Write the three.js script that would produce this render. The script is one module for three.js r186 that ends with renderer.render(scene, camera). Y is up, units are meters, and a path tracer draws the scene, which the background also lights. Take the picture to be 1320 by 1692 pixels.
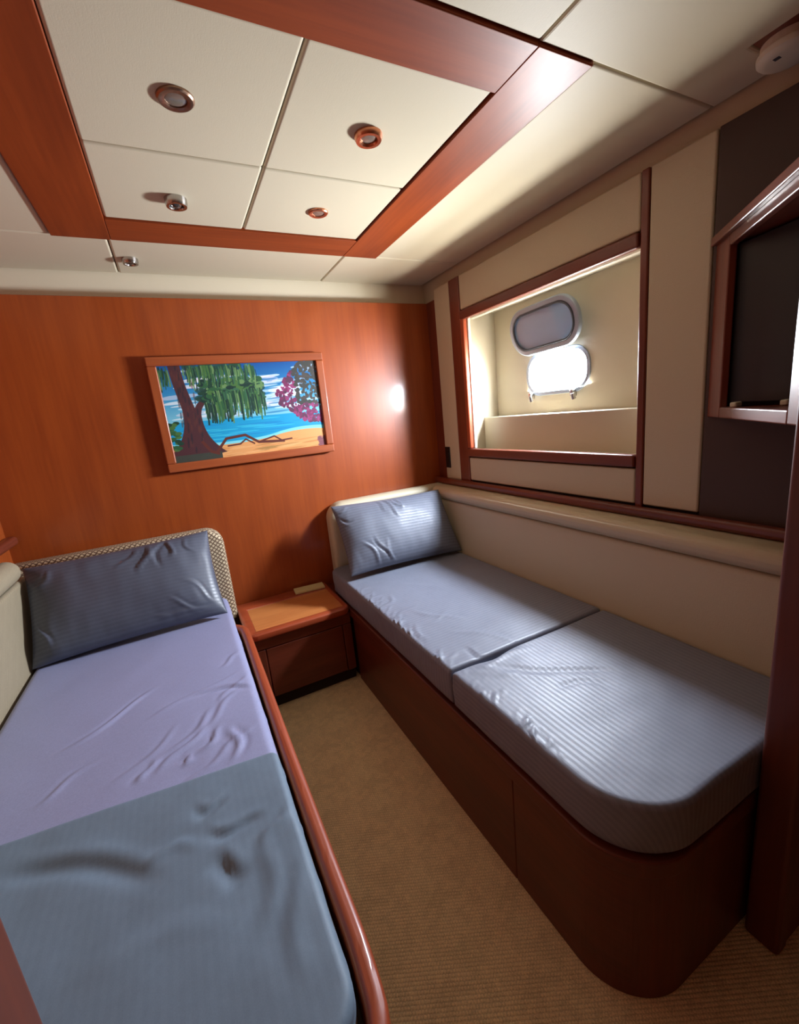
import * as THREE from 'three';
import { RoundedBoxGeometry } from 'three/addons/geometries/RoundedBoxGeometry.js';
import { mergeGeometries, mergeVertices, toCreasedNormals } from 'three/addons/utils/BufferGeometryUtils.js';
import { ImprovedNoise } from 'three/addons/math/ImprovedNoise.js';
import { RectAreaLightUniformsLib } from 'three/addons/lights/RectAreaLightUniformsLib.js';

// ---------------------------------------------------------------- camera, sky, light, exposure
const scene = new THREE.Scene();
const camera = new THREE.PerspectiveCamera(99.83, 1320 / 1692, 0.02, 60);
camera.position.set(-1.4275, 1.2336, 2.2976);
camera.rotation.order = 'YXZ';
camera.rotation.set(-0.2223, -0.4554, -0.1018);
const renderer = new THREE.WebGLRenderer({ antialias: true });
renderer.toneMapping = THREE.LinearToneMapping;
renderer.toneMappingExposure = 0.71;
renderer.shadowMap.enabled = true;
RectAreaLightUniformsLib.init();
scene.background = new THREE.Color().setRGB(6.0, 6.6, 7.4);
// daylight through the porthole: the sky coming down and the sunlit water glittering up, just outside the hull
const PORT = { y: 1.354, z: 0.764, tilt: 0, w: 0.346, h: 0.168, x: 0.215 };
const outside = (color, strength, y, aim) => {
  const l = new THREE.RectAreaLight(new THREE.Color().setRGB(...color), strength, 0.38, 0.2);
  l.position.set(0.272, PORT.y + y, PORT.z); l.lookAt(-1, PORT.y + aim, PORT.z); scene.add(l);
};
outside([0.88, 0.98, 1.14], 420, 0.01, -0.85);
outside([1.04, 1.0, 0.92], 150, -0.012, 1.15);

// ---------------------------------------------------------------- helpers
let seed = 7;
const rnd = () => { seed = (seed * 1664525 + 1013904223) >>> 0; return seed / 4294967296; };
const pn = new ImprovedNoise();
const taken = {};
function numbered(n) { taken[n] = (taken[n] ?? -1) + 1; return taken[n] ? `${n}_${String(taken[n]).padStart(3, '0')}` : n; }
function thing(name, label, category, base = [0, 0, 0], group) {
  const o = new THREE.Group(); o.name = numbered(name); o.position.set(...base); scene.add(o);
  o.userData = { label, category }; if (group) o.userData.group = group;
  o.userData.base = base; return o;
}
function structure(name, label, base = [0, 0, 0]) {
  const o = new THREE.Group(); o.name = name; o.position.set(...base); scene.add(o);
  o.userData = { label, category: name.split('_')[0], kind: 'structure', base }; return o;
}
function rootOf(o) { while (o.parent && o.parent !== scene) o = o.parent; return o; }
// geometry is given in world coordinates; the part is moved into its thing's frame
function part(name, geo, mat, parent, label) {
  const b = rootOf(parent).userData.base ?? [0, 0, 0];
  geo.translate(-b[0], -b[1], -b[2]);
  const m = new THREE.Mesh(geo, mat); m.name = name; m.castShadow = m.receiveShadow = true;
  if (label) m.userData.label = label;
  parent.add(m); return m;
}
function uvBox(g, along = 'y') {          // uv in metres; v runs along the grain axis
  if (g.index) g = g.toNonIndexed();
  const p = g.attributes.position, uv = new Float32Array(p.count * 2), a = new THREE.Vector3(), b = new THREE.Vector3(), c = new THREE.Vector3();
  const ax = 'xyz'.indexOf(along);
  for (let i = 0; i < p.count; i += 3) {
    a.fromBufferAttribute(p, i); b.fromBufferAttribute(p, i + 1); c.fromBufferAttribute(p, i + 2);
    const n = b.clone().sub(a).cross(c.clone().sub(a)), m = [Math.abs(n.x), Math.abs(n.y), Math.abs(n.z)];
    const d = m.indexOf(Math.max(...m));
    let rest = [0, 1, 2].filter((k) => k !== d);
    let v = rest.includes(ax) ? ax : rest[1], u = rest.find((k) => k !== v);
    [a, b, c].forEach((q, k) => { const e = q.toArray(); uv[(i + k) * 2] = e[u] + e[d] * 0.37; uv[(i + k) * 2 + 1] = e[v]; });
  }
  g.setAttribute('uv', new THREE.BufferAttribute(uv, 2)); return g;
}
function box(x0, x1, y0, y1, z0, z1, r = 0.003, along = 'y', seg = 2) {
  const w = x1 - x0, h = y1 - y0, d = z1 - z0; r = Math.min(r, w / 2.01, h / 2.01, d / 2.01);
  const g = r > 0 ? new RoundedBoxGeometry(w, h, d, seg, r) : new THREE.BoxGeometry(w, h, d);
  g.translate((x0 + x1) / 2, (y0 + y1) / 2, (z0 + z1) / 2);
  return uvBox(g, along);
}
function rrShape(w, h, r, cx = 0, cy = 0, rot = 0, hole = false) {      // rounded rectangle, r = number or [bl, br, tr, tl]
  const R = Array.isArray(r) ? r : [r, r, r, r], x = w / 2, y = h / 2, pts = [];
  const C = [[-x + R[0], -y + R[0], Math.PI], [x - R[1], -y + R[1], -Math.PI / 2], [x - R[2], y - R[2], 0], [-x + R[3], y - R[3], Math.PI / 2]];
  C.forEach(([px, py, a], k) => { const n = R[k] > 0.0001 ? 12 : 0; for (let i = 0; i <= n; i++) { const t = a + (n ? i / n : 0) * Math.PI / 2; pts.push([px + R[k] * Math.cos(t), py + R[k] * Math.sin(t)]); } });
  const c = Math.cos(rot), s = Math.sin(rot), v = pts.map(([px, py]) => new THREE.Vector2(cx + px * c - py * s, cy + px * s + py * c));
  return hole ? new THREE.Path(v) : new THREE.Shape(v);
}
function extr(shape, depth, bevel = 0, seg = 3) {
  return new THREE.ExtrudeGeometry(shape, { depth: depth - 2 * bevel, bevelEnabled: bevel > 0, bevelThickness: bevel, bevelSize: bevel, bevelOffset: -bevel, bevelSegments: seg, curveSegments: 12 }).translate(0, 0, bevel);
}
const onRight = (g, x) => g.rotateY(-Math.PI / 2).translate(x, 0, 0);   // shape (z, y), growing from x towards the room
const flat = (g, y) => g.rotateX(Math.PI / 2).translate(0, y, 0);       // shape (x, z), growing downwards from y

// ---------------------------------------------------------------- textures
function tex(n, m, fn, srgb = true) {
  const d = new Uint8Array(n * m * 4);
  for (let j = 0; j < m; j++) for (let i = 0; i < n; i++) { const c = fn(i / n, j / m, i, j), k = (j * n + i) * 4; d[k] = Math.max(0, Math.min(255, c[0])); d[k + 1] = Math.max(0, Math.min(255, c[1])); d[k + 2] = Math.max(0, Math.min(255, c[2])); d[k + 3] = 255; }
  const t = new THREE.DataTexture(d, n, m); t.wrapS = t.wrapT = THREE.RepeatWrapping; t.magFilter = THREE.LinearFilter; t.minFilter = THREE.LinearMipmapLinearFilter; t.generateMipmaps = true;
  if (srgb) t.colorSpace = THREE.SRGBColorSpace; t.needsUpdate = true; return t;
}
// tiling value noise
function tileNoise(cx, cy, sd) {
  const s0 = seed; seed = sd; const v = Array.from({ length: cx * cy }, rnd); seed = s0;
  return (u, w) => { const x = u * cx, y = w * cy, i = Math.floor(x), j = Math.floor(y), f = x - i, g = y - j, sf = f * f * (3 - 2 * f), sg = g * g * (3 - 2 * g);
    const at = (a, b) => v[((b % cy) + cy) % cy * cx + ((a % cx) + cx) % cx];
    return (at(i, j) * (1 - sf) + at(i + 1, j) * sf) * (1 - sg) + (at(i, j + 1) * (1 - sf) + at(i + 1, j + 1) * sf) * sg; };
}
const n1 = tileNoise(24, 3, 11), n2 = tileNoise(96, 6, 12), n3 = tileNoise(256, 12, 13), n4 = tileNoise(6, 4, 14);
function woodTex(a, b) {
  return tex(512, 512, (u, v) => { const t = 0.42 * n1(u, v) + 0.28 * n2(u, v) + 0.18 * n3(u, v) + 0.3 * n4(u, v) - 0.1; return a.map((q, k) => q + (b[k] - q) * t); });
}
const weaveN = tileNoise(128, 128, 21), coarse = tileNoise(9, 9, 22);
const stripeMap = (lo) => tex(256, 256, (u, v) => { const s = Math.sin(v * 2 * Math.PI * 8), m = s > 0 ? 255 : 255 * lo, w = 0.95 + 0.05 * weaveN(u, v) + 0.03 * (coarse(u, v) - 0.5); return [m * w, m * w, m * w]; });
const stripeRough = tex(256, 256, (u, v) => { const s = Math.sin(v * 2 * Math.PI * 8); return [0, s > 0 ? 116 : 140, 0]; }, false);
const rep = (t, k, l = k) => { t.repeat.set(k, l); return t; };
const carpetMap = tex(256, 256, (u, v, i, j) => { const r = 0.9 + 0.1 * Math.pow(Math.abs(Math.sin(v * Math.PI * 24)), 0.6), w = 0.86 + 0.2 * weaveN(u, v) + 0.08 * (coarse(u, v) - 0.5), k = (Math.sin(u * Math.PI * 2 * 28 + (Math.floor(v * 24) % 2) * Math.PI) > 0.3 ? 1 : 0.94); return [255 * r * w * k, 255 * r * w * k, 252 * r * w * k]; });
const carpetBump = tex(256, 256, (u, v) => { const r = Math.abs(Math.sin(v * Math.PI * 24)) * (0.7 + 0.3 * weaveN(u, v)) * 255; return [r, r, r]; }, false);
const leatherBump = tex(256, 256, (u, v) => { const r = 255 * (0.6 * weaveN(u, v) + 0.4 * tileL(u, v)); return [r, r, r]; }, false);
function tileL(u, v) { return n3(v, u); }
const checkMap = tex(128, 128, (u, v) => { // small woven lozenges: cream floats over a brown ground
  const a = (u + v) * 8, b = (u - v) * 8 + 16, fa = Math.abs(a - Math.floor(a) - 0.5), fb = Math.abs(b - Math.floor(b) - 0.5), on = fa < 0.33 && fb < 0.33, w = 0.9 + 0.2 * (weaveN(u, v) - 0.5);
  return (on ? [226, 208, 172] : [112, 86, 66]).map((c) => c * w); });
const ribMap = tex(128, 128, (u, v) => { const s = Math.sin((u + v) * 2 * Math.PI * 16), w = (s > 0 ? 1 : 0.8) * (0.92 + 0.16 * (weaveN(u, v) - 0.5)); return [184 * w, 168 * w, 138 * w]; });

// ---------------------------------------------------------------- materials
const P = (o) => new THREE.MeshPhysicalMaterial(o);
const lacquer = { roughness: 0.45, clearcoat: 0.35, clearcoatRoughness: 0.15 };
const cherry = woodTex([164, 77, 22], [132, 54, 12]), mahog = woodTex([124, 53, 31], [86, 34, 19]);
const M = {
  wallWood: P({ map: cherry, ...lacquer }),
  wood: P({ map: mahog, ...lacquer }),
  ceilWood: P({ map: woodTex([150, 68, 28], [112, 46, 18]), roughness: 0.5, specularIntensity: 0.4, clearcoat: 0.1, clearcoatRoughness: 0.3 }),
  bedWood: P({ map: woodTex([112, 48, 22], [76, 28, 13]), roughness: 0.5, clearcoat: 0.2, clearcoatRoughness: 0.2 }),
  railWood: P({ map: woodTex([176, 80, 44], [136, 56, 28]), ...lacquer }),
  frameWood: P({ map: woodTex([170, 86, 40], [130, 58, 24]), ...lacquer }),
  inlay: P({ map: woodTex([214, 140, 78], [180, 104, 54]), roughness: 0.4, clearcoat: 0.4, clearcoatRoughness: 0.2 }),
  darkPanel: P({ color: 0x402c24, roughness: 0.55 }),
  cream: P({ color: 0xc4ba9e, roughness: 0.5, bumpMap: rep(leatherBump, 6), bumpScale: 0.0004 }),
  ceilCream: P({ color: 0xcec5ab, specularIntensity: 0.5, roughness: 0.55, bumpMap: leatherBump, bumpScale: 0.0001 }),
  hull: P({ color: 0xc0b69e, roughness: 0.5 }),
  fascia: P({ color: 0xdcd3ba, roughness: 0.5 }),
  track: P({ color: 0xe8e0d0, roughness: 0.25 }),
  gap: P({ color: 0x2a211b, roughness: 0.9 }),
  carpet: P({ color: 0xfae4b2, map: rep(carpetMap, 5), bumpMap: rep(carpetBump, 5), bumpScale: 0.0015, roughness: 0.95 }),
  greySheet: P({ color: 0x828898, map: rep(stripeMap(0.95), 8), roughnessMap: rep(stripeRough, 8), roughness: 1, sheen: 0.4, sheenRoughness: 0.5, sheenColor: new THREE.Color(0.8, 0.85, 1) }),
  greyPillow: P({ color: 0x6c7281, map: rep(stripeMap(0.93), 8), roughnessMap: rep(stripeRough, 8), roughness: 1 }),
  darkPillow: P({ color: 0x565c6c, map: rep(stripeMap(0.95), 8), roughnessMap: rep(stripeRough, 8), roughness: 0.85 }),
  lilac: P({ color: 0x9ca1c6, roughness: 0.5, map: rep(tex(128, 128, (u, v) => { const w = 255 * (0.95 + 0.05 * weaveN(u, v)); return [w, w, w]; }), 4) }),
  blanket: P({ color: 0x75899c, roughness: 0.6, map: rep(stripeMap(0.985), 8), sheen: 0.2, sheenRoughness: 0.6 }),
  mattressCream: P({ color: 0xcfc8ac, roughness: 0.7 }),
  check: P({ map: rep(checkMap, 6), roughness: 0.85 }),
  rib: P({ map: rep(ribMap, 14), roughness: 0.85 }),
  chrome: P({ color: 0xb8b4b0, metalness: 1, roughness: 0.22 }),
  copper: P({ color: 0xd08a68, metalness: 1, roughness: 0.3 }),
  brass: P({ color: 0x9c7c68, metalness: 1, roughness: 0.35 }),
  lens: P({ color: 0x75675c, roughness: 0.25, clearcoat: 0.5 }),
  lensDark: P({ color: 0x3a3632, roughness: 0.12, clearcoat: 1 }),
  black: P({ color: 0x121214, roughness: 0.4 }),
  screen: P({ color: 0x0d0d0f, roughness: 0.5 }),
  white: P({ color: 0xdcdac6, roughness: 0.45 }),
  paper: P({ color: 0xd8cc94, roughness: 0.7 }),
  alu: P({ color: 0x9aa6b4, metalness: 0.45, roughness: 0.4 }),
  hatchGlass: P({ color: 0xbdd2ea, roughness: 0.08, transmission: 0.5, thickness: 0, ior: 1.49, clearcoat: 1, clearcoatRoughness: 0.05 }),
  gasket: P({ color: 0x3c4148, roughness: 0.6 }),
};

// ---------------------------------------------------------------- the setting
const FL = -0.06, CE = 1.95;
{ // floor
  const f = structure('floor', 'beige ribbed woven carpet between the two beds', [-0.95, FL, 1.4]);
  const g = uvBox(new THREE.BoxGeometry(2.6, 0.05, 3.4).translate(-0.95, FL - 0.025, 1.4), 'z'), uv = g.attributes.uv;
  for (let i = 0; i < uv.count; i++) { const a = uv.getX(i), b = uv.getY(i); uv.setXY(i, a * 0.898 + b * 0.44, b * 0.898 - a * 0.44); }
  part('carpet', g, M.carpet, f);
}
{ // ceiling: padded panels and cherry strips under a dark backing
  const c = structure('ceiling', 'cream padded ceiling panels framed by a rectangle of cherry wood', [-0.95, CE, 1.0]);
  part('backing', box(-2.4, 0.4, CE + 0.02, CE + 0.07, -0.3, 3.2, 0), M.gap, c);
  const pad = (x0, x1, z0, z1) => part('panel', box(x0 + 0.0012, x1 - 0.0012, CE, CE + 0.022, z0 + 0.0012, z1 - 0.0012, 0.009, 'x', 3), M.ceilCream, c);
  const X = { o1: -1.672, i1: -1.497, m: -1.0613, i2: -0.608, o2: -0.446 }, Z = { o1: 0.315, i1: 0.4813, m: 0.8973, i2: 1.3598, o2: 1.502 };
  for (const [a, b] of [[X.i1, X.m], [X.m, X.i2]]) for (const [d, e] of [[Z.i1, Z.m], [Z.m, Z.i2]]) pad(a, b, d, e);
  for (const [a, b] of [[-2.16, -1.507], [-1.507, -0.598], [-0.598, 0.022]]) pad(a, b, -0.066, Z.o1);
  pad(-2.16, X.o1, Z.o1, Z.o2); pad(X.o2, 0.022, Z.o1, Z.o2);
  pad(-2.16, X.i2, Z.o2, 2.1); pad(-2.16, 0.1, 2.1, 3.1);
  const s = new THREE.Shape([[X.i2, Z.o2], [0.022, Z.o2], [0.022, 1.655], [-0.128, 1.655], [-0.128, 2.1], [X.i2, 2.1]].map((q) => new THREE.Vector2(...q)));
  part('panel', uvBox(flat(extr(s, 0.022, 0.007), CE + 0.022), 'x'), M.ceilCream, c);
  part('wood_filler', box(-0.127, 0.03, CE + 0.004, CE + 0.02, 1.657, 2.1, 0.002, 'z'), M.wood, c);
  const strip = (x0, x1, z0, z1, g) => part('wood_strip', box(x0, x1, CE - 0.006, CE + 0.02, z0, z1, 0.003, g), M.ceilWood, c);
  strip(X.i2, X.o2, Z.o1, Z.o2, 'z'); strip(X.o1, X.i1, Z.o1, Z.o2, 'z'); strip(X.i1, X.i2, Z.o1, Z.i1, 'x'); strip(X.i1, X.i2, Z.i2, Z.o2, 'x');
}
{ // far wall
  const w = structure('wall_far', 'glossy cherry wood end wall with a cream strip under the ceiling', [-1.05, FL, -0.05]);
  part('wood_panel', box(-2.3, 0.012, FL, 1.838, -0.1, 0, 0.003), M.wallWood, w);
  part('fascia', box(-2.3, 0.1, 1.78, 2.0, -0.16, -0.07, 0.002), M.fascia, w);
}
{ // left wall
  const w = structure('wall_left', 'cherry wood wall behind the left bed', [-2.16, FL, 1.0]);
  part('wood_panel', box(-2.28, -2.125, FL, 2.0, -0.1, 3.1, 0.002), M.wallWood, w);
  part('rail', box(-2.128, -2.085, 0.862, 0.9, 0.001, 1.9, 0.014, 'z', 3), M.wood, w);
}
{ // near wall: the doorway the camera stands in, and the lobby behind it
  const w = structure('wall_near', 'dark wooden door posts either side of the doorway', [-1.0, FL, 1.98]);
  part('partition', box(-0.39, 0.2, FL, 1.95, 1.925, 1.98, 0.003), M.bedWood, w);
  part('post', box(-0.435, -0.388, FL, 1.95, 1.918, 1.985, 0.01, 'y', 3), M.bedWood, w);
  part('partition', box(-2.126, -1.637, FL, 1.95, 1.94, 1.98, 0.003), M.bedWood, w);
  part('post', box(-1.64, -1.606, FL, 1.95, 1.925, 1.985, 0.01, 'y', 3), M.bedWood, w);
  part('lobby_wall', box(-2.3, 0.3, FL, 2.0, 3.0, 3.1, 0.002), M.wallWood, w);
  part('lobby_wall', box(0.1, 0.2, FL, 2.0, 1.98, 3.0, 0.002), M.wallWood, w);
}
{ const t = structure('trim_1', 'long rounded mahogany ledge above the cream backrest of the right bed', [-0.015, 0.797, 1.0]);
  part('ledge', box(-0.04, -0.0065, 0.797, 0.832, 0.004, 1.915, 0.013, 'z', 3), M.wood, t); }
const WZ0 = 0.335, WZ1 = 1.318, WY0 = 1.0, WY1 = 1.71;
{ // right wall
  const w = structure('wall_right', 'cream padded hull side wall with wooden posts and a long wooden ledge', [0.03, FL, 1.0]);
  part('backing', box(0.012, 0.07, FL, WY0 - 0.02, -0.06, 2.0, 0), M.gap, w);
  part('backing', box(0.012, 0.07, WY1 + 0.01, 1.884, 0.09, 2.0, 0), M.gap, w);
  part('backing', box(0.012, 0.07, WY0 - 0.02, WY1 + 0.01, 0.09, 0.33, 0), M.gap, w);
  part('backing', box(0.012, 0.07, WY0 - 0.02, WY1 + 0.01, 1.322, 2.0, 0), M.gap, w);
  part('corner_panel', box(0.006, 0.06, FL, 1.838, -0.08, 0.093, 0.002), M.wood, w);
  part('fascia', box(0.035, 0.1, 1.8, 2.0, -0.1, 2.0, 0.002), M.cream, w);
  const pad = (z0, z1, y0, y1) => part('panel', box(-0.004, 0.014, y0, y1, z0, z1, 0.007, 'y', 3), M.cream, w);
  pad(0.096, 0.243, 0.826, 1.886); pad(0.337, 1.316, 1.722, 1.886); pad(0.337, 1.316, 0.835, 0.962); pad(1.347, 1.531, 0.835, 1.886);
  part('post', box(-0.006, 0.014, 0.82, 1.886, 0.245, 0.335, 0.006, 'y', 3), M.wood, w);
  part('post', box(-0.006, 0.014, 0.82, 1.886, 1.318, 1.345, 0.006, 'y', 3), M.wood, w);
  part('dark_panel', box(-0.002, 0.014, 0.82, 1.886, 1.534, 1.925, 0.003), M.darkPanel, w);
  part('hull_lining', box(0.26, 0.3, FL, 2.0, -0.1, 0.2, 0), M.hull, w);
  part('outer_wall', box(0.07, 0.12, FL, 0.93, -0.1, 2.0, 0), M.gap, w);
  part('outer_wall', box(0.07, 0.12, 1.76, 2.0, -0.1, 2.0, 0), M.gap, w);
}
{ // window recess
  const w = structure('window_1', 'wood framed rectangular recess around the porthole', [0.1, WY0, 0.82]);
  part('frame_rail', box(-0.014, 0.014, 1.672, 1.718, 0.337, 1.316, 0.008, 'z', 3), M.wood, w);
  part('frame_sill', box(-0.014, 0.02, 0.967, 1.012, 0.337, 1.316, 0.008, 'z', 3), M.wood, w);
  part('frame_stile', box(-0.012, 0.014, 1.012, 1.68, 0.336, 0.366, 0.008, 'y', 3), M.railWood, w);
  part('side_lining', box(0.012, 0.26, 0.9, 1.8, 0.29, 0.338, 0), M.hull, w);
  part('side_lining', box(0.012, 0.26, 0.9, 1.8, 1.317, 1.37, 0), M.hull, w);
  part('top_lining', box(0.012, 0.26, 1.712, 1.8, 0.33, 1.33, 0), M.hull, w);
  part('bottom_lining', box(0.012, 0.26, 0.9, 1.0, 0.33, 1.33, 0), M.hull, w);
  part('ledge', box(0.112, 0.24, 0.98, 1.168, 0.336, 1.32, 0.004), M.hull, w);
  part('blind_track', box(0.016, 0.04, 1.685, 1.714, 0.338, 1.317, 0.004, 'z', 3), M.track, w);
  part('blind_track', box(0.052, 0.078, 1.678, 1.714, 0.338, 1.317, 0.004, 'z', 3), M.track, w);
  part('side_track', box(0.014, 0.03, 1.012, 1.69, 0.338, 0.372, 0.003), M.track, w);
  const s = rrShape(1.2, 1.0, 0, 0.82, 1.35); s.holes.push(rrShape(PORT.w, PORT.h, 0.076, PORT.z, PORT.y, PORT.tilt, true));
  part('back_lining', uvBox(onRight(extr(s, 0.03), PORT.x + 0.03)), M.hull, w);
}
{ // porthole with its inner hatch swung up
  const w = structure('window_2', 'oblong porthole blazing with daylight, its hinged hatch swung up', [PORT.x, PORT.y, PORT.z]);
  const ring = (W, H, t, d, bev, rot, rr) => { const s = rrShape(W, H, rr, 0, 0, rot); s.holes.push(rrShape(W - 2 * t, H - 2 * t, rr - t, 0, 0, rot, true)); return extr(s, d, bev); };
  part('frame', onRight(ring(PORT.w + 0.036, PORT.h + 0.036, 0.018, 0.012, 0.003, PORT.tilt, 0.09).translate(PORT.z, PORT.y, 0), PORT.x + 0.004), M.alu, w);
  // the hatch leans into the recess from its hinge at the top of the opening
  const H = { w: 0.412, h: 0.215 };
  const place = (g, off = 0) => { g.translate(0, H.h / 2, off); g.rotateX(0.22); g.rotateZ(0.03); g.rotateY(-Math.PI / 2); return g.translate(0.19, 1.453, 0.748); };
  const hf = part('hatch_frame', place(ring(H.w, H.h, 0.026, 0.024, 0.006, 0, 0.1)), M.alu, w);
  part('gasket', place(ring(H.w - 0.05, H.h - 0.05, 0.008, 0.008, 0.002, 0, 0.076), 0.019), M.gasket, hf);
  part('pane', place(extr(rrShape(H.w - 0.05, H.h - 0.05, 0.076), 0.008, 0.001), 0.008), M.hatchGlass, hf);
  const hx = (z, y, L) => new THREE.CylinderGeometry(0.007, 0.007, L, 12).rotateX(Math.PI / 2).translate(0.183, y, z);
  part('hinge', hx(0.80, 1.453, 0.1), M.chrome, w); part('hinge', hx(0.715, 1.453, 0.03), M.chrome, w);
  for (const [z, y] of [[0.61, 1.262], [0.87, 1.256]]) {
    const l = part('latch', box(PORT.x - 0.03, PORT.x + 0.002, y - 0.022, y + 0.01, z - 0.009, z + 0.009, 0.005, 'y', 2), M.chrome, w);
    part('knob', new THREE.CylinderGeometry(0.008, 0.011, 0.026, 14).rotateZ(0.35).translate(PORT.x - 0.03, y - 0.02, z + 0.012), M.chrome, l);
  }
}

// ---------------------------------------------------------------- soft goods
const ridge = (segs, amp, wid) => (x, z) => { let s = 0;
  segs.forEach(([x0, z0, x1, z1, k = 1, q = 1], n) => { const dx = x1 - x0, dz = z1 - z0, L = Math.hypot(dx, dz), t = ((x - x0) * dx + (z - z0) * dz) / (L * L);
    if (t < -0.35 || t > 1.35) return; const bend = 0.012 * Math.sin(t * 5 + n * 2), pd = ((x - x0) * dz - (z - z0) * dx) / L + bend;
    const e = Math.exp(-Math.pow((t - 0.5) / 0.52, 4) * 1.6), wd = wid * q; s += k * amp * e * (Math.exp(-(pd * pd) / (wd * wd)) - 0.45 * Math.exp(-((pd - 1.6 * wd) ** 2) / (wd * wd))); });
  return s; };
function cushion({ x0, x1, z0, z1, y0, y1, r = 0.03, R = [0.03, 0.03, 0.03, 0.03], cell = 0.012, top = () => 0, side = () => 0, warp, swap = false, bottomRound = 0.012 }) {
  // R: plan radius at (x0,z0), (x1,z0), (x1,z1), (x0,z1)
  const line = (a, b) => { const o = [], n = 6; for (let i = 0; i < n; i++) o.push(a + r * (1 - Math.cos(i / n * Math.PI / 2))); const m = Math.max(2, Math.round((b - a - 2 * r) / cell)); for (let i = 0; i <= m; i++) o.push(a + r + (b - a - 2 * r) * i / m); for (let i = n - 1; i >= 0; i--) o.push(b - r * (1 - Math.cos(i / n * Math.PI / 2))); return o; };
  const xs = line(x0, x1), zs = line(z0, z1), nx = xs.length, nz = zs.length, pos = [], uv = [], idx = [];
  const corner = (x, z) => { const l = x < (x0 + x1) / 2, f = z < (z0 + z1) / 2; const k = f ? (l ? 0 : 1) : (l ? 3 : 2), q = R[k]; const cx = l ? x0 + q : x1 - q, cz = f ? z0 + q : z1 - q; return [q, cx, cz, (l ? cx - x : x - cx) > 0 && (f ? cz - z : z - cz) > 0]; };
  const plan = (x, z) => { const [q, cx, cz, inn] = corner(x, z); if (!inn) return [x, z, Math.min(x - x0, x1 - x, z - z0, z1 - z)];
    const u = (x - cx) / q, v = (z - cz) / q, m = Math.max(Math.abs(u), Math.abs(v)), s = m / Math.hypot(u, v); return [cx + u * s * q, cz + v * s * q, q * (1 - m)]; };
  const put = (x, y, z, u, v) => { if (warp) [x, y, z] = warp(x, y, z); pos.push(x, y, z); swap ? uv.push(v, u) : uv.push(u, v); };
  for (let j = 0; j < nz; j++) for (let i = 0; i < nx; i++) {
    const [x, z, d] = plan(xs[i], zs[j]); const e = Math.max(0, Math.min(d, r)), y = y1 - r + Math.sqrt(Math.max(0, r * r - (r - e) ** 2));
    const fade = Math.min(1, d / (r * 0.8)); put(x, y + top(x, z) * fade, z, x, z);
  }
  for (let j = 0; j < nz - 1; j++) for (let i = 0; i < nx - 1; i++) { const a = j * nx + i; idx.push(a, a + nx, a + 1, a + 1, a + nx, a + nx + 1); }
  const loop = []; for (let i = 0; i < nx; i++) loop.push(i); for (let j = 1; j < nz; j++) loop.push(j * nx + nx - 1); for (let i = nx - 2; i >= 0; i--) loop.push((nz - 1) * nx + i); for (let j = nz - 2; j > 0; j--) loop.push(j * nx);
  const raw = loop.map((k) => { const i = k % nx, j = (k - i) / nx; return plan(xs[i], zs[j]); });
  const nrm = raw.map((_, k) => { const a = raw[(k + raw.length - 1) % raw.length], b = raw[(k + 1) % raw.length], dx = b[0] - a[0], dz = b[1] - a[1], L = Math.hypot(dx, dz) || 1; return [dz / L, -dx / L]; });
  const rows = 7, h = y1 - r - y0; let prev = loop.slice(), per = 0;
  for (let q = 1; q <= rows; q++) { const cur = []; const t = q / rows; per = 0;
    raw.forEach(([x, z], k) => { if (k) per += Math.hypot(x - raw[k - 1][0], z - raw[k - 1][1]); const y = y1 - r - h * t, inr = q === rows ? bottomRound : 0, o = side(per, t) * Math.sin(Math.PI * Math.min(1, t * 1.05)) - inr; cur.push(pos.length / 3); const [a, b] = nrm[k]; put(x + a * o, y, z + b * o, x + a * h * t, z + b * h * t); });
    for (let k = 0; k < loop.length; k++) { const l = (k + 1) % loop.length; idx.push(prev[k], prev[l], cur[k], prev[l], cur[l], cur[k]); } prev = cur; }
  const c0 = pos.length / 3; put((x0 + x1) / 2, y0, (z0 + z1) / 2, 0, 0); for (let k = 0; k < loop.length; k++) idx.push(prev[k], prev[(k + 1) % loop.length], c0);
  const g = new THREE.BufferGeometry(); g.setAttribute('position', new THREE.Float32BufferAttribute(pos, 3)); g.setAttribute('uv', new THREE.Float32BufferAttribute(uv, 2)); g.setIndex(idx); g.computeVertexNormals();
  return g;
}
const soft = (sd, a, f) => (x, z) => a * (pn.noise(x * f, sd, z * f) + 0.4 * pn.noise(x * f * 2.7, sd + 3, z * f * 2.7));
const sideW = (sd, a) => (s, t) => a * (pn.noise(s * 9, sd, t * 1.5) + 0.5 * pn.noise(s * 27, sd + 5, t * 2));
const sum = (...f) => (x, z) => f.reduce((s, q) => s + q(x, z), 0);

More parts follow.
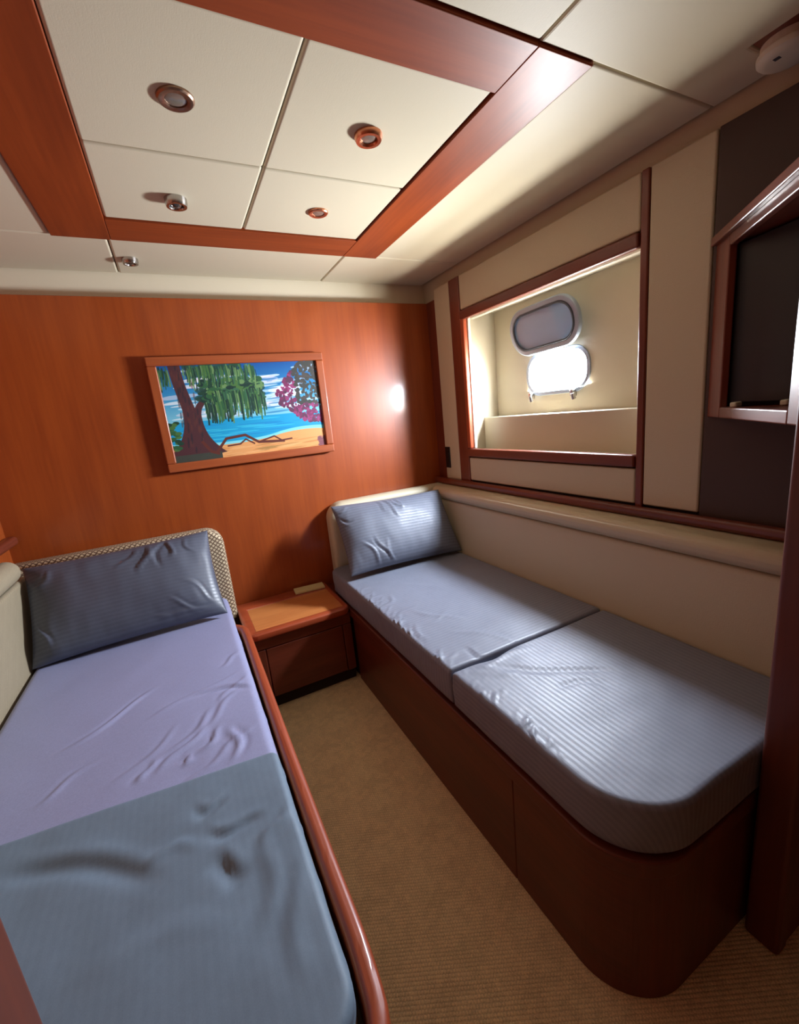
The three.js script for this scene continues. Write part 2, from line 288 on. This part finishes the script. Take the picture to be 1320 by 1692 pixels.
// ---------------------------------------------------------------- right bed
{
  const B = [-0.45, FL, 1.0];
  const b = thing('bed', 'mahogany bed platform with rounded foot corner under the right mattresses', 'bed', B);
  const outline = (inset, z0, z1) => { const x0 = -0.82 + inset, R = 0.15; const s = new THREE.Shape(); s.moveTo(-0.02, z0); s.lineTo(x0, z0); s.lineTo(x0, z1 - R); s.absarc(x0 + R, z1 - R, R, Math.PI, Math.PI / 2, true); s.lineTo(-0.02, z1); s.closePath(); return s; };
  part('upper_board', uvBox(flat(extr(outline(-0.002, 0.002, 1.912), 0.042, 0.005), 0.325), 'z'), M.bedWood, b);
  const lower = (z0, z1) => box(-0.814, -0.03, FL, 0.277, z0, z1, 0.003, 'z');
  part('front_panel', lower(0.4, 1.55), M.bedWood, b);
  const s2 = new THREE.Shape(); { const R = 0.15, x0 = -0.814, z0 = 1.553, z1 = 1.906; s2.moveTo(-0.03, z0); s2.lineTo(x0, z0); s2.lineTo(x0, z1 - R); s2.absarc(x0 + R, z1 - R, R, Math.PI, Math.PI / 2, true); s2.lineTo(-0.03, z1); s2.closePath(); }
  part('end_panel', uvBox(flat(extr(s2, 0.337, 0.003), 0.277), 'z'), M.bedWood, b);
  part('core', box(-0.806, -0.03, FL, 0.284, 0.005, 1.75, 0), M.gap, b);

  const rid1 = ridge([[-0.701, 0.850, -0.584, 1.042], [-0.662, 1.075, -0.530, 1.272], [-0.716, 1.207, -0.680, 1.280, -1], [-0.761, 0.729, -0.699, 0.662, 0.8], [-0.788, 1.080, -0.751, 0.971, 0.7], [-0.77, 0.85, -0.66, 0.8, 0.6], [-0.74, 0.98, -0.6, 0.95, 0.5], [-0.6, 0.55, -0.45, 0.8, 0.3, 2]], 0.005, 0.008);
  const gath = (a, b, n, sd) => { seed = sd; return Array.from({ length: n }, () => { const z = a + rnd() * (b - a), l = 0.02 + rnd() * 0.05; return [-0.812, z, -0.812 + l, z - l * (0.2 + rnd() * 0.6), 0.5 + rnd() * 0.9, 0.6]; }); };
  const g1 = ridge(gath(0.5, 1.26, 34, 31), 0.005, 0.007), g2 = ridge(gath(1.31, 1.75, 12, 32), 0.004, 0.007);
  const m1 = thing('mattress', 'head half of the right mattress, grey cover with stripes running across the bed', 'mattress', [-0.47, 0.325, 0.7], 'mattress halves of the right bed');
  part('cover', cushion({ x0: -0.815, x1: -0.13, z0: 0.106, z1: 1.281, y0: 0.326, y1: 0.452, r: 0.015, R: [0.06, 0.03, 0.012, 0.012], cell: 0.01, top: sum(rid1, g1, soft(3, 0.003, 5)), side: sideW(2, 0.006), swap: false }), M.greySheet, m1);
  const rid2 = ridge([[-0.690, 1.331, -0.403, 1.594, -1], [-0.618, 1.509, -0.489, 1.584, -0.8], [-0.78, 1.33, -0.66, 1.4, 0.5], [-0.72, 1.31, -0.6, 1.5, 0.6], [-0.74, 1.31, -0.52, 1.33, 0.6]], 0.005, 0.009);
  const m2 = thing('mattress', 'foot half of the right mattress, rounded corner, grey cover with lengthwise stripes', 'mattress', [-0.47, 0.325, 1.6], 'mattress halves of the right bed');
  part('cover', cushion({ x0: -0.815, x1: -0.13, z0: 1.288, z1: 1.912, y0: 0.326, y1: 0.452, r: 0.015, R: [0.012, 0.012, 0.03, 0.16], cell: 0.01, top: sum(rid2, g2, soft(9, 0.003, 5)), side: sideW(7, 0.005), swap: true, warp: (x, y, z) => [x, y, z < 1.35 ? z + 0.016 * Math.exp(-(((x + 0.665) / 0.055) ** 2)) * (1 - (z - 1.288) / 0.062) : z] }), M.greySheet, m2);

  const bk = thing('backrest', 'cream upholstered backrest along the hull side of the right bed', 'backrest', [-0.06, 0.44, 1.0]);
  { const s = new THREE.Shape(); s.moveTo(-0.008, 0.33); s.lineTo(-0.126, 0.33); s.lineTo(-0.126, 0.44); s.lineTo(-0.104, 0.70); s.quadraticCurveTo(-0.102, 0.722, -0.085, 0.722); s.lineTo(-0.008, 0.722); s.closePath();
    part('panel', uvBox(extr(s, 1.81, 0.004).translate(0, 0, 0.104), 'z'), M.cream, bk); }
  { const s = new THREE.Shape(), cx = -0.072, cy = 0.7595; s.moveTo(-0.008, 0.724); s.lineTo(-0.085, 0.724); s.absarc(-0.088, cy, 0.0355, -Math.PI / 2, Math.PI / 2, true); s.lineTo(-0.008, 0.795); s.closePath();
    part('bolster', toCreasedNormals(uvBox(extr(s, 1.81, 0.004).translate(0, 0, 0.104), 'z'), 0.7), M.cream, bk); }
  const hd = thing('headboard', 'cream leather headboard with one rounded corner behind the right pillow', 'headboard', [-0.42, 0.33, 0.05]);
  part('pad', toCreasedNormals(uvBox(extr(rrShape(0.769, 0.47, [0.02, 0.01, 0.012, 0.09], -0.3845, 0.563), 0.1, 0.03, 5).translate(0, 0, 0.002)), 0.9), M.cream, hd);
}

// ---------------------------------------------------------------- left bed
{
  const b = thing('bed', 'mahogany bed box with a rounded varnished rail beside the left mattress', 'bed', [-1.7, FL, 1.0]);
  part('side_panel', box(-2.12, -1.318, FL, 0.3, 0.425, 1.86, 0.003, 'z'), M.bedWood, b);
  part('core', box(-2.12, -1.36, FL, 0.3, 0.005, 0.424, 0), M.gap, b);
  // rail: round-topped section swept along the edge, curving in at both ends
  const pts = [[-1.40, 0.40], [-1.345, 0.432], [-1.322, 0.47], [-1.318, 0.52], [-1.318, 0.8], [-1.320, 1.2], [-1.320, 1.6], [-1.321, 1.80], [-1.331, 1.872], [-1.358, 1.912]].map(([x, z]) => new THREE.Vector3(x, 0, z));
  const cv = new THREE.CatmullRomCurve3(pts, false, 'centripetal'), pos = [], idx = [], uv = [], N = 90, prof = [];
  const hw = 0.0165, yt = 0.425, yb = 0.292; prof.push([-hw, yb]); prof.push([-hw, yt - 0.014]); for (let i = 1; i < 8; i++) { const a = Math.PI - i / 8 * Math.PI; prof.push([hw * Math.cos(a), yt - 0.014 + 0.014 * Math.sin(a)]); } prof.push([hw, yt - 0.014]); prof.push([hw, yb]);
  for (let i = 0; i <= N; i++) { const p = cv.getPointAt(i / N), t = cv.getTangentAt(i / N), L = Math.hypot(t.x, t.z); prof.forEach(([o, y], k) => { pos.push(p.x + o * t.z / L, y, p.z - o * t.x / L); uv.push(k * 0.01, i / N * 1.5); }); }
  const K = prof.length; for (let i = 0; i < N; i++) for (let k = 0; k < K; k++) { const l = (k + 1) % K, a = i * K + k, c = i * K + l; idx.push(a, c, a + K, c, c + K, a + K); }
  const e0 = pos.length / 3; pos.push(...[-1.40, 0.36, 0.40], ...[-1.365, 0.36, 1.905]); uv.push(0, 0, 0, 1); for (let k = 0; k < K; k++) { const l = (k + 1) % K; idx.push(e0, l, k, e0 + 1, N * K + k, N * K + l); }
  const g = new THREE.BufferGeometry(); g.setAttribute('position', new THREE.Float32BufferAttribute(pos, 3)); g.setAttribute('uv', new THREE.Float32BufferAttribute(uv, 2)); g.setIndex(idx); g.computeVertexNormals();
  part('rail', toCreasedNormals(g, 0.6), M.railWood, b);

  const mt = thing('mattress', 'pale cream mattress of the left bed, showing beside the rail', 'mattress', [-1.7, 0.3, 1.0]);
  part('cushion', cushion({ x0: -2.054, x1: -1.343, z0: 0.104, z1: 1.905, y0: 0.301, y1: 0.418, r: 0.02, R: [0.02, 0.04, 0.12, 0.02], cell: 0.05 }), M.mattressCream, mt);
  const sh = thing('bed_sheet', 'creased lilac fitted sheet on the left mattress', 'sheet', [-1.7, 0.44, 0.7]);
  const rid = ridge([[-1.841, 0.980, -1.638, 0.818], [-1.523, 0.922, -1.364, 0.976, -1.1], [-1.606, 1.216, -1.507, 1.102], [-1.519, 1.200, -1.461, 1.138], [-1.432, 1.153, -1.440, 1.276, 1.2], [-1.644, 1.226, -1.631, 1.166], [-1.563, 1.222, -1.542, 1.201], [-1.863, 1.158, -1.756, 1.087, 0.7], [-1.639, 0.976, -1.392, 0.864, 0.5], [-1.58, 1.16, -1.48, 1.04, 0.7], [-1.50, 1.10, -1.40, 0.98, 0.6], [-1.46, 1.02, -1.37, 0.9, 0.5], [-1.7, 1.2, -1.57, 1.06, 0.5], [-1.44, 0.8, -1.36, 0.74, 0.5], [-1.47, 1.25, -1.40, 1.18, 0.7], [-1.55, 1.3, -1.46, 1.22, 0.6]], 0.0055, 0.0085);
  part('cloth', cushion({ x0: -2.05, x1: -1.347, z0: 0.106, z1: 1.335, y0: 0.4185, y1: 0.452, r: 0.024, R: [0.02, 0.04, 0.02, 0.02], cell: 0.008, top: sum(rid, soft(4, 0.0025, 4)), side: sideW(4, 0.004), bottomRound: 0.002 }), M.lilac, sh);
  const bl = thing('blanket', 'blue-grey blanket folded flat over the foot of the left bed', 'blanket', [-1.7, 0.45, 1.6]);
  const ridb = ridge([[-1.518, 1.477, -1.422, 1.499, -1.2], [-1.865, 1.378, -1.610, 1.517, -1.3, 1.6], [-1.521, 1.557, -1.457, 1.590, -1.2, 1.6], [-1.540, 1.405, -1.482, 1.422, -0.9], [-1.626, 1.473, -1.533, 1.491, 0.7], [-1.419, 1.562, -1.368, 1.487, 0.7], [-1.44, 1.7, -1.41, 1.55, 0.5, 1.5], [-1.7, 1.62, -1.5, 1.66, 0.4, 2], [-1.40, 1.8, -1.385, 1.6, 0.5, 1.4]], 0.006, 0.011);
  part('cloth', cushion({ x0: -2.046, x1: -1.3485, z0: 1.30, z1: 1.89, y0: 0.4185, y1: 0.463, r: 0.017, R: [0.01, 0.02, 0.07, 0.02], cell: 0.008, top: sum(ridb, soft(6, 0.004, 5)), side: sideW(5, 0.006), bottomRound: 0.002, swap: true, warp: (x, y, z) => [x, y, z + (1.9 - z) / 0.6 * (x + 1.45) * 0.11] }), M.blanket, bl);

  const hd = thing('headboard', 'woven check fabric headboard with a rounded corner behind the left pillow', 'headboard', [-1.7, 0.3, 0.05]);
  part('pad', toCreasedNormals(uvBox(extr(rrShape(0.809, 0.486, [0.01, 0.03, 0.08, 0.012], -1.714, 0.546), 0.1, 0.028, 5).translate(0, 0, 0.002)), 0.9), M.check, hd);
  const bk = thing('backrest', 'ribbed beige fabric backrest with a rounded bolster on the left wall', 'backrest', [-2.09, 0.44, 1.0]);
  part('panel', box(-2.122, -2.056, 0.32, 0.752, 0.125, 1.92, 0.015, 'z', 3), M.rib, bk);
  { const c = new THREE.CapsuleGeometry(0.044, 1.56, 8, 24).rotateX(Math.PI / 2).translate(-2.078, 0.802, 1.04); part('bolster', c, M.rib, bk); }
}

// ---------------------------------------------------------------- pillows
function pillowGeo(w, h, t, sd, creases = []) {
  const nu = 90, nv = 60, pos = [], uv = [], idx = [];
  const cr = ridge(creases, 0.0075, 0.0075);
  for (const s of [1, -1]) { const o = pos.length / 3;
    for (let j = 0; j <= nv; j++) for (let i = 0; i <= nu; i++) {
      const u = -Math.cos(i / nu * Math.PI) * 0.6 + (i / nu * 2 - 1) * 0.4, v = -Math.cos(j / nv * Math.PI) * 0.6 + (j / nv * 2 - 1) * 0.4;
      const e = Math.max(0, (1 - Math.abs(u) ** 3.2) * (1 - Math.abs(v) ** 2.6)), th = t / 2 * Math.pow(e, 0.55);
      const x = w / 2 * u * (1 - 0.035 * (1 - v * v)), y = h / 2 * v * (1 - 0.06 * (1 - u * u));
      const edge = Math.min(1, e * 3), cn = Math.abs(u * v);
      const wr = edge * (0.009 * pn.noise(x * 6, y * 6, sd) + 0.007 * pn.noise(x * 16, y * 9, sd + 2) * (0.25 + cn) + 0.0025 * pn.noise(x * 40, y * 12, sd + 4) * cn) + (s > 0 ? edge * cr(x, y) : 0);
      pos.push(x, y, s * (th + wr)); uv.push(x, y); }
    for (let j = 0; j < nv; j++) for (let i = 0; i < nu; i++) { const a = o + j * (nu + 1) + i, b = a + nu + 1; s > 0 ? idx.push(a, a + 1, b, a + 1, b + 1, b) : idx.push(a, b, a + 1, a + 1, b, b + 1); } }
  const g = new THREE.BufferGeometry(); g.setAttribute('position', new THREE.Float32BufferAttribute(pos, 3)); g.setAttribute('uv', new THREE.Float32BufferAttribute(uv, 2)); g.setIndex(idx); g.computeVertexNormals();
  // the seam: let both sheets share the rim normal
  const p = g.attributes.position, n = g.attributes.normal, half = p.count / 2;
  for (let j = 0; j <= nv; j++) for (let i = 0; i <= nu; i++) if (i === 0 || j === 0 || i === nu || j === nv) { const k = j * (nu + 1) + i, a = new THREE.Vector3().fromBufferAttribute(n, k), b = new THREE.Vector3().fromBufferAttribute(n, k + half); a.add(b).normalize(); n.setXYZ(k, a.x, a.y, a.z); n.setXYZ(k + half, a.x, a.y, a.z); }
  return g;
}
function pillow(label, mat, c, w, h, t, sd, tilt, yaw, roll, creases) {
  const o = thing('pillow', label, 'pillow', [c[0], 0.45, c[2]]);
  const g = pillowGeo(w, h, t, sd, creases).rotateZ(roll).rotateX(-tilt).rotateY(yaw).translate(...c);
  part('case', g, mat, o); return o;
}
pillow('grey striped pillow leaning on the cream headboard of the right bed', M.greyPillow, [-0.454, 0.632, 0.276], 0.655, 0.388, 0.15, 2, 0.6, 0.0, -0.03,
  [[-0.06, 0.18, 0.0, 0.06], [-0.02, 0.18, 0.03, 0.1], [0.03, 0.18, 0.02, 0.09, 0.8], [-0.1, 0.18, -0.06, 0.1, 0.7], [-0.16, -0.18, -0.23, -0.05, 0.8], [-0.12, -0.18, -0.17, -0.04, -0.7], [-0.09, -0.18, -0.12, -0.06, 0.6], [-0.32, 0.1, -0.25, 0.08, -1], [-0.31, 0.15, -0.24, 0.16, 0.8]]);
pillow('dark slate striped pillow leaning on the check headboard of the left bed', M.darkPillow, [-1.71, 0.63, 0.275], 0.68, 0.40, 0.15, 5, 0.6, 0.0, 0.02,
  [[0.1, 0.17, 0.06, 0.05, 1.2], [0.15, 0.18, 0.12, 0.06, -1.1], [0.19, 0.18, 0.17, 0.09], [0.06, 0.17, -0.02, 0.08, 0.9], [0.23, 0.18, 0.26, 0.1, 0.6], [-0.28, -0.15, -0.3, -0.03, 0.8], [0.28, -0.17, 0.14, -0.1, 0.5], [0.3, -0.13, 0.2, -0.02, 0.35], [0.24, -0.18, 0.08, -0.13, 0.4], [-0.24, 0.15, -0.3, 0.08, 0.6]]);

// ---------------------------------------------------------------- nightstand
{
  const n = thing('nightstand', 'low mahogany nightstand with inlaid top between the two beds', 'nightstand', [-1.06, FL, 0.2]);
  const top = rrShape(0.486, 0.42, [0.01, 0.01, 0.045, 0.045], -1.067, 0.212);
  top.holes.push(rrShape(0.415, 0.272, 0.004, -1.057, 0.24, 0, true));
  part('top_frame', toCreasedNormals(uvBox(flat(extr(top, 0.034, 0.009, 4), 0.346), 'x'), 0.7), M.railWood, n);
  part('top_inlay', box(-1.266, -0.848, 0.318, 0.3425, 0.103, 0.377, 0.001, 'x'), M.inlay, n);
  part('body', box(-1.305, -0.826, 0.0, 0.312, 0.002, 0.386, 0.003, 'x'), M.wood, n);
  part('apron', box(-1.3, -0.826, 0.256, 0.312, 0.38, 0.398, 0.004, 'x'), M.wood, n);
  part('stile', box(-1.3, -1.243, 0.004, 0.253, 0.38, 0.398, 0.004), M.wood, n);
  part('drawer_front', box(-1.24, -0.872, 0.006, 0.252, 0.38, 0.397, 0.004, 'x'), M.wood, n);
  part('stile', box(-0.869, -0.826, 0.004, 0.253, 0.38, 0.398, 0.004), M.wood, n);
  part('plinth', box(-1.3, -0.826, FL, 0.0, 0.01, 0.372, 0.002, 'x'), M.gap, n);
  const c = thing('notepad', 'pale yellow notepad lying at the back of the nightstand', 'notepad', [-0.92, 0.347, 0.06]);
  const g = box(-0.08, 0.08, 0, 0.012, -0.035, 0.035, 0.002); g.rotateY(-0.08).translate(-0.928, 0.3475, 0.058);
  part('pages', g, M.paper, c);
}

// ---------------------------------------------------------------- painting
{
  const cv = document.createElement('canvas'); cv.width = 740; cv.height = 430; const k = cv.getContext('2d'); const W = 740, H = 430;
  seed = 99;
  const g = k.createLinearGradient(0, 0, 0, H * 0.6); g.addColorStop(0, '#0d4f94'); g.addColorStop(0.45, '#2a83b8'); g.addColorStop(1, '#7fc3d4'); k.fillStyle = g; k.fillRect(0, 0, W, H);
  const blob = (x, y, rx, ry, c, rot = 0) => { k.fillStyle = c; k.beginPath(); k.ellipse(x, y, rx, ry, rot, 0, Math.PI * 2); k.fill(); };
  for (let i = 0; i < 46; i++) { const y = 25 + rnd() * 215, x = 60 + rnd() * 660; blob(x, y, 40 + rnd() * 70, 4 + rnd() * 6, ['rgba(232,236,238,.75)', 'rgba(205,222,232,.7)', 'rgba(222,214,226,.6)'][i % 3], -0.06); }
  for (let i = 0; i < 26; i++) blob(470 + rnd() * 170, 70 + rnd() * 160, 40 + rnd() * 40, 6 + rnd() * 8, ['rgba(236,238,240,.55)', 'rgba(214,204,222,.5)'][i % 2], -0.12);
  for (let i = 0; i < 9; i++) blob(440 + rnd() * 120, 60 + i * 22, 70, 4, 'rgba(20,100,160,.6)', -0.05);
  k.fillStyle = '#1496c6'; k.fillRect(0, H * 0.58, W, H * 0.26); for (let i = 0; i < 30; i++) blob(rnd() * W, H * (0.6 + rnd() * 0.2), 60 + rnd() * 50, 3, ['rgba(18,128,190,.6)', 'rgba(70,196,222,.6)'][i % 2]);
  k.fillStyle = '#79d0de'; k.beginPath(); k.moveTo(0, H * 0.80); k.quadraticCurveTo(W * 0.5, H * 0.86, W * 0.68, H * 0.77); k.quadraticCurveTo(W * 0.85, H * 0.72, W, H * 0.75); k.lineTo(W, H); k.lineTo(0, H); k.fill();
  k.fillStyle = '#d99a5e'; k.beginPath(); k.moveTo(0, H * 0.84); k.quadraticCurveTo(W * 0.5, H * 0.88, W * 0.68, H * 0.80); k.quadraticCurveTo(W * 0.85, H * 0.755, W, H * 0.79); k.lineTo(W, H); k.lineTo(0, H); k.fill();
  for (let i = 0; i < 40; i++) blob(W * 0.2 + rnd() * W * 0.8, H * (0.88 + rnd() * 0.12), 30 + rnd() * 50, 3, ['rgba(190,122,66,.55)', 'rgba(228,176,120,.55)', 'rgba(140,110,60,.4)'][i % 3], -0.05);
  // trunk
  k.fillStyle = '#4a2a2e'; k.beginPath(); k.moveTo(48, 0); k.lineTo(98, 0); k.bezierCurveTo(100, 90, 120, 150, 128, 190); k.bezierCurveTo(150, 150, 190, 140, 230, 132); k.lineTo(232, 142); k.bezierCurveTo(180, 160, 150, 190, 150, 230); k.bezierCurveTo(150, 300, 175, 350, 235, 400); k.lineTo(0, H); k.lineTo(0, 380); k.bezierCurveTo(60, 330, 80, 250, 72, 180); k.bezierCurveTo(60, 120, 50, 60, 48, 0); k.fill();
  for (let i = 0; i < 60; i++) blob(60 + rnd() * 80, rnd() * 400, 4, 16, ['rgba(30,34,44,.5)', 'rgba(96,52,44,.5)'][i % 2], 0.1);
  k.strokeStyle = '#3c4038'; k.lineWidth = 50; k.beginPath(); k.moveTo(0, 420); k.lineTo(210, 420); k.stroke();
  // roots / branches on the sand
  k.strokeStyle = '#5c2c24'; k.lineJoin = 'round'; const br = (w, ...p) => { k.lineWidth = w; k.beginPath(); k.moveTo(p[0], p[1]); for (let i = 2; i < p.length; i += 2) k.lineTo(p[i], p[i + 1]); k.stroke(); };
  br(12, 190, 395, 240, 340, 330, 332, 390, 372, 520, 380); br(7, 240, 375, 300, 372, 330, 352, 370, 378); br(7, 390, 372, 470, 352, 505, 376, 560, 372); br(14, 130, 340, 165, 392, 200, 405);
  // hanging green foliage
  const greens = ['#1c3f30', '#2b5a38', '#47703a', '#16332e', '#356347', '#668a55'];
  const hang = (x, y, n, len, sp) => { for (let i = 0; i < n; i++) { const a = x + (rnd() - 0.5) * sp, b = y + (rnd() - 0.5) * 30, l = len * (0.4 + rnd()); k.strokeStyle = greens[Math.floor(rnd() * 6)]; k.lineWidth = 3 + rnd() * 5; k.beginPath(); k.moveTo(a, b); k.quadraticCurveTo(a + 4, b + l * 0.6, a - 4 + rnd() * 8, b + l); k.stroke(); } };
  for (let i = 0; i < 60; i++) blob(150 + rnd() * 290, 95 + rnd() * 75, 22, 12, 'rgba(24,58,44,.7)');
  for (let i = 0; i < 40; i++) blob(110 + rnd() * 280, rnd() * 50, 20, 12, 'rgba(34,72,50,.6)');
  for (let i = 0; i < 150; i++) blob(170 + rnd() * 270, 85 + rnd() * 90 - Math.abs(rnd() - 0.5) * 30, 10 + rnd() * 16, 6 + rnd() * 8, greens[i % 6]);
  hang(330, 130, 150, 95, 230); hang(230, 170, 60, 70, 120); hang(300, 20, 110, 55, 260); hang(180, 20, 50, 60, 160); hang(420, 150, 50, 60, 70); hang(20, 20, 20, 60, 50);
  for (let i = 0; i < 26; i++) blob(rnd() * 40, 250 + rnd() * 120, 14, 8, greens[i % 3]);
  // magenta tree
  const mg = ['#742a54', '#8c3868', '#57304a', '#3a3c38', '#46403c', '#6a2a4c'];
  for (let i = 0; i < 420; i++) { const y = rnd() * 300, half = 70 + 160 * Math.sin(Math.min(1, y / 190) * 1.2) - Math.max(0, y - 170) * 1.1, x = W - rnd() * Math.max(14, half * 1.15); blob(x, y, 5 + rnd() * 9, 4 + rnd() * 7, x > W - 130 && y < 210 ? mg[3 + (i % 3) % 2 + 0] : mg[i % 3], rnd() * 3); }
  for (let i = 0; i < 60; i++) blob(W - 40 + rnd() * 40, 380 + rnd() * 50, 10, 6, 'rgba(120,70,80,.6)');
  const t = new THREE.CanvasTexture(cv); t.colorSpace = THREE.SRGBColorSpace;
  const p = thing('framed_painting', 'painting of a tropical beach with trees in a wooden frame on the cherry wall', 'painting', [-1.075, 1.07, 0.005]);
  const X0 = -1.481, X1 = -0.671, Y0 = 1.073, Y1 = 1.586, wd = 0.04;
  const bar = (x0, x1, y0, y1, al) => part('frame_bar', box(x0, x1, y0, y1, 0.004, 0.036, 0.006, al, 3), M.frameWood, p);
  bar(X0, X1, Y1 - wd, Y1, 'x'); bar(X0, X1, Y0, Y0 + wd, 'x'); bar(X0, X0 + wd, Y0 + wd, Y1 - wd, 'y'); bar(X1 - wd, X1, Y0 + wd, Y1 - wd, 'y');
  const cg = new THREE.BoxGeometry(X1 - X0 - 2 * wd + 0.008, Y1 - Y0 - 2 * wd + 0.008, 0.012).translate((X0 + X1) / 2, (Y0 + Y1) / 2, 0.018);
  part('canvas', cg, P({ map: t, roughness: 0.45 }), p);
}

// ---------------------------------------------------------------- ceiling lights (switched off)
function downlight(label, x, z, ringM, lensM, R, drop, proud) {
  const d = thing('downlight', label, 'ceiling light', [x, CE - drop, z], 'recessed ceiling lights');
  const ring = new THREE.LatheGeometry([[R, 0], [R * 0.99, -drop * 0.55], [R * 0.9, -drop], [R * 0.66, -drop], [R * 0.6, -drop * 0.8], [R * 0.58, -drop * 0.3], [R * 0.58, 0]].map((q) => new THREE.Vector2(...q)), 40).translate(x, CE, z);
  part('trim_ring', toCreasedNormals(ring, 0.6), ringM, d);
  part('lens', new THREE.LatheGeometry([[0.0001, -drop * 0.75 - proud], [R * 0.3, -drop * 0.7 - proud * 0.85], [R * 0.5, -drop * 0.6 - proud * 0.3], [R * 0.585, -drop * 0.4]].map((q) => new THREE.Vector2(...q)), 32).translate(x, CE, z), lensM, d);
}
downlight('bronze downlight, largest of the four inside the wood-framed ceiling panels', -1.287, 1.115, M.brass, M.lens, 0.039, 0.007, 0.0);
downlight('copper-rimmed downlight nearest the right wooden ceiling strip', -0.831, 1.122, M.copper, M.lens, 0.037, 0.014, 0.0);
downlight('chrome downlight with protruding lamp beside its long shadow', -1.286, 0.66, M.chrome, M.lensDark, 0.033, 0.022, 0.008);
downlight('small copper downlight in the far right framed ceiling panel', -0.833, 0.68, M.copper, M.lens, 0.035, 0.007, 0.0);
downlight('small chrome downlight in the ceiling strip next to the end wall', -1.452, 0.117, M.chrome, M.lensDark, 0.03, 0.02, 0.006);

// ---------------------------------------------------------------- small fittings
{
  const s = thing('switch_plate', 'narrow black switch plate on the cream panel beside the window', 'switch', [0, 0.955, 0.128]);
  part('plate', box(-0.010, -0.003, 0.893, 1.017, 0.105, 0.151, 0.003), M.black, s);
  part('rocker', box(-0.0125, -0.009, 0.925, 0.985, 0.114, 0.142, 0.0015), M.black, s);
  const d = thing('smoke_detector', 'round white smoke detector on the ceiling at the right edge', 'smoke detector', [-0.06, CE, 1.697]);
  part('housing', toCreasedNormals(new THREE.LatheGeometry([[0.0001, -0.034], [0.038, -0.034], [0.048, -0.031], [0.055, -0.024], [0.056, -0.014], [0.05, -0.012], [0.05, 0.004]].map((q) => new THREE.Vector2(...q)), 48).translate(-0.06, CE, 1.697), 0.6), M.white, d);
  part('vent', box(-0.094, -0.082, CE - 0.0348, CE - 0.033, 1.684, 1.696, 0.0005), M.gasket, d);
}

// ---------------------------------------------------------------- corner cabinet with screen
{
  const c = thing('corner_cabinet', 'angled wooden corner cabinet open at the front on the right wall', 'cabinet', [-0.15, 1.13, 1.75]);
  const ang = (g) => g.rotateY(-Math.PI * 0.75).translate(0, 0, 0);
  // front frame in the plane x + z = 1.54: s runs from the hull wall out into the cabin
  const q = Math.SQRT1_2, L = 0.53;
  const bar = (name, s0, s1, y0, y1, t0, t1, al) => { const g = box(s0, s1, y0, y1, t0, t1, 0.004, al, 3); const m = new THREE.Matrix4().set(-q, 0, q, 0.0, 0, 1, 0, 0, q, 0, q, 1.54, 0, 0, 0, 1); g.applyMatrix4(m); const ix = g.attributes.position; // keep winding (mirror)
    for (const a of Object.values(g.attributes)) { const n = a.itemSize; for (let i = 0; i < a.count; i += 3) for (let k = 0; k < n; k++) { const e = a.array[(i + 1) * n + k]; a.array[(i + 1) * n + k] = a.array[(i + 2) * n + k]; a.array[(i + 2) * n + k] = e; } }
    return part(name, g, M.wood, c); };
  bar('stile', 0.004, 0.094, 1.134, 1.615, 0, 0.02, 'y');
  bar('stile', 0.455, L, 1.134, 1.615, 0, 0.02, 'y');
  bar('rail', 0.094, 0.455, 1.572, 1.615, 0, 0.02, 'x');
  bar('rail', 0.094, 0.455, 1.134, 1.164, 0, 0.02, 'x');
  bar('cornice', 0.004, L, 1.597, 1.62, -0.014, 0.002, 'x');
  const tri = (in_) => new THREE.Shape([[-0.006, 1.566 + in_], [-0.006, 1.92], [-0.36, 1.92]].map((p) => new THREE.Vector2(...p)));
  part('shelf', uvBox(flat(extr(tri(0), 0.02), 1.162), 'z'), M.wood, c);
  part('roof', uvBox(flat(extr(tri(0), 0.02), 1.6), 'z'), M.wood, c);
  const t = thing('television', 'black flat screen standing inside the open corner cabinet', 'television', [-0.08, 1.163, 1.69]);
  const g = box(0, 0.215, 1.172, 1.574, 0, 0.014, 0.003); { const dx = -0.3, dz = 0.954; g.applyMatrix4(new THREE.Matrix4().set(dx, 0, dz, -0.04, 0, 1, 0, 0, dz, 0, -dx, 1.602, 0, 0, 0, 1)); for (const a of Object.values(g.attributes)) { const n = a.itemSize; for (let i = 0; i < a.count; i += 3) for (let k = 0; k < n; k++) { const e = a.array[(i + 1) * n + k]; a.array[(i + 1) * n + k] = a.array[(i + 2) * n + k]; a.array[(i + 2) * n + k] = e; } } }
  part('panel', g, M.screen, t);
  for (const [x, z] of [[-0.068, 1.65], [-0.105, 1.775]]) part('foot', box(x - 0.02, x + 0.012, 1.1625, 1.176, z - 0.008, z + 0.008, 0.004), M.white, t);
}

renderer.render(scene, camera);
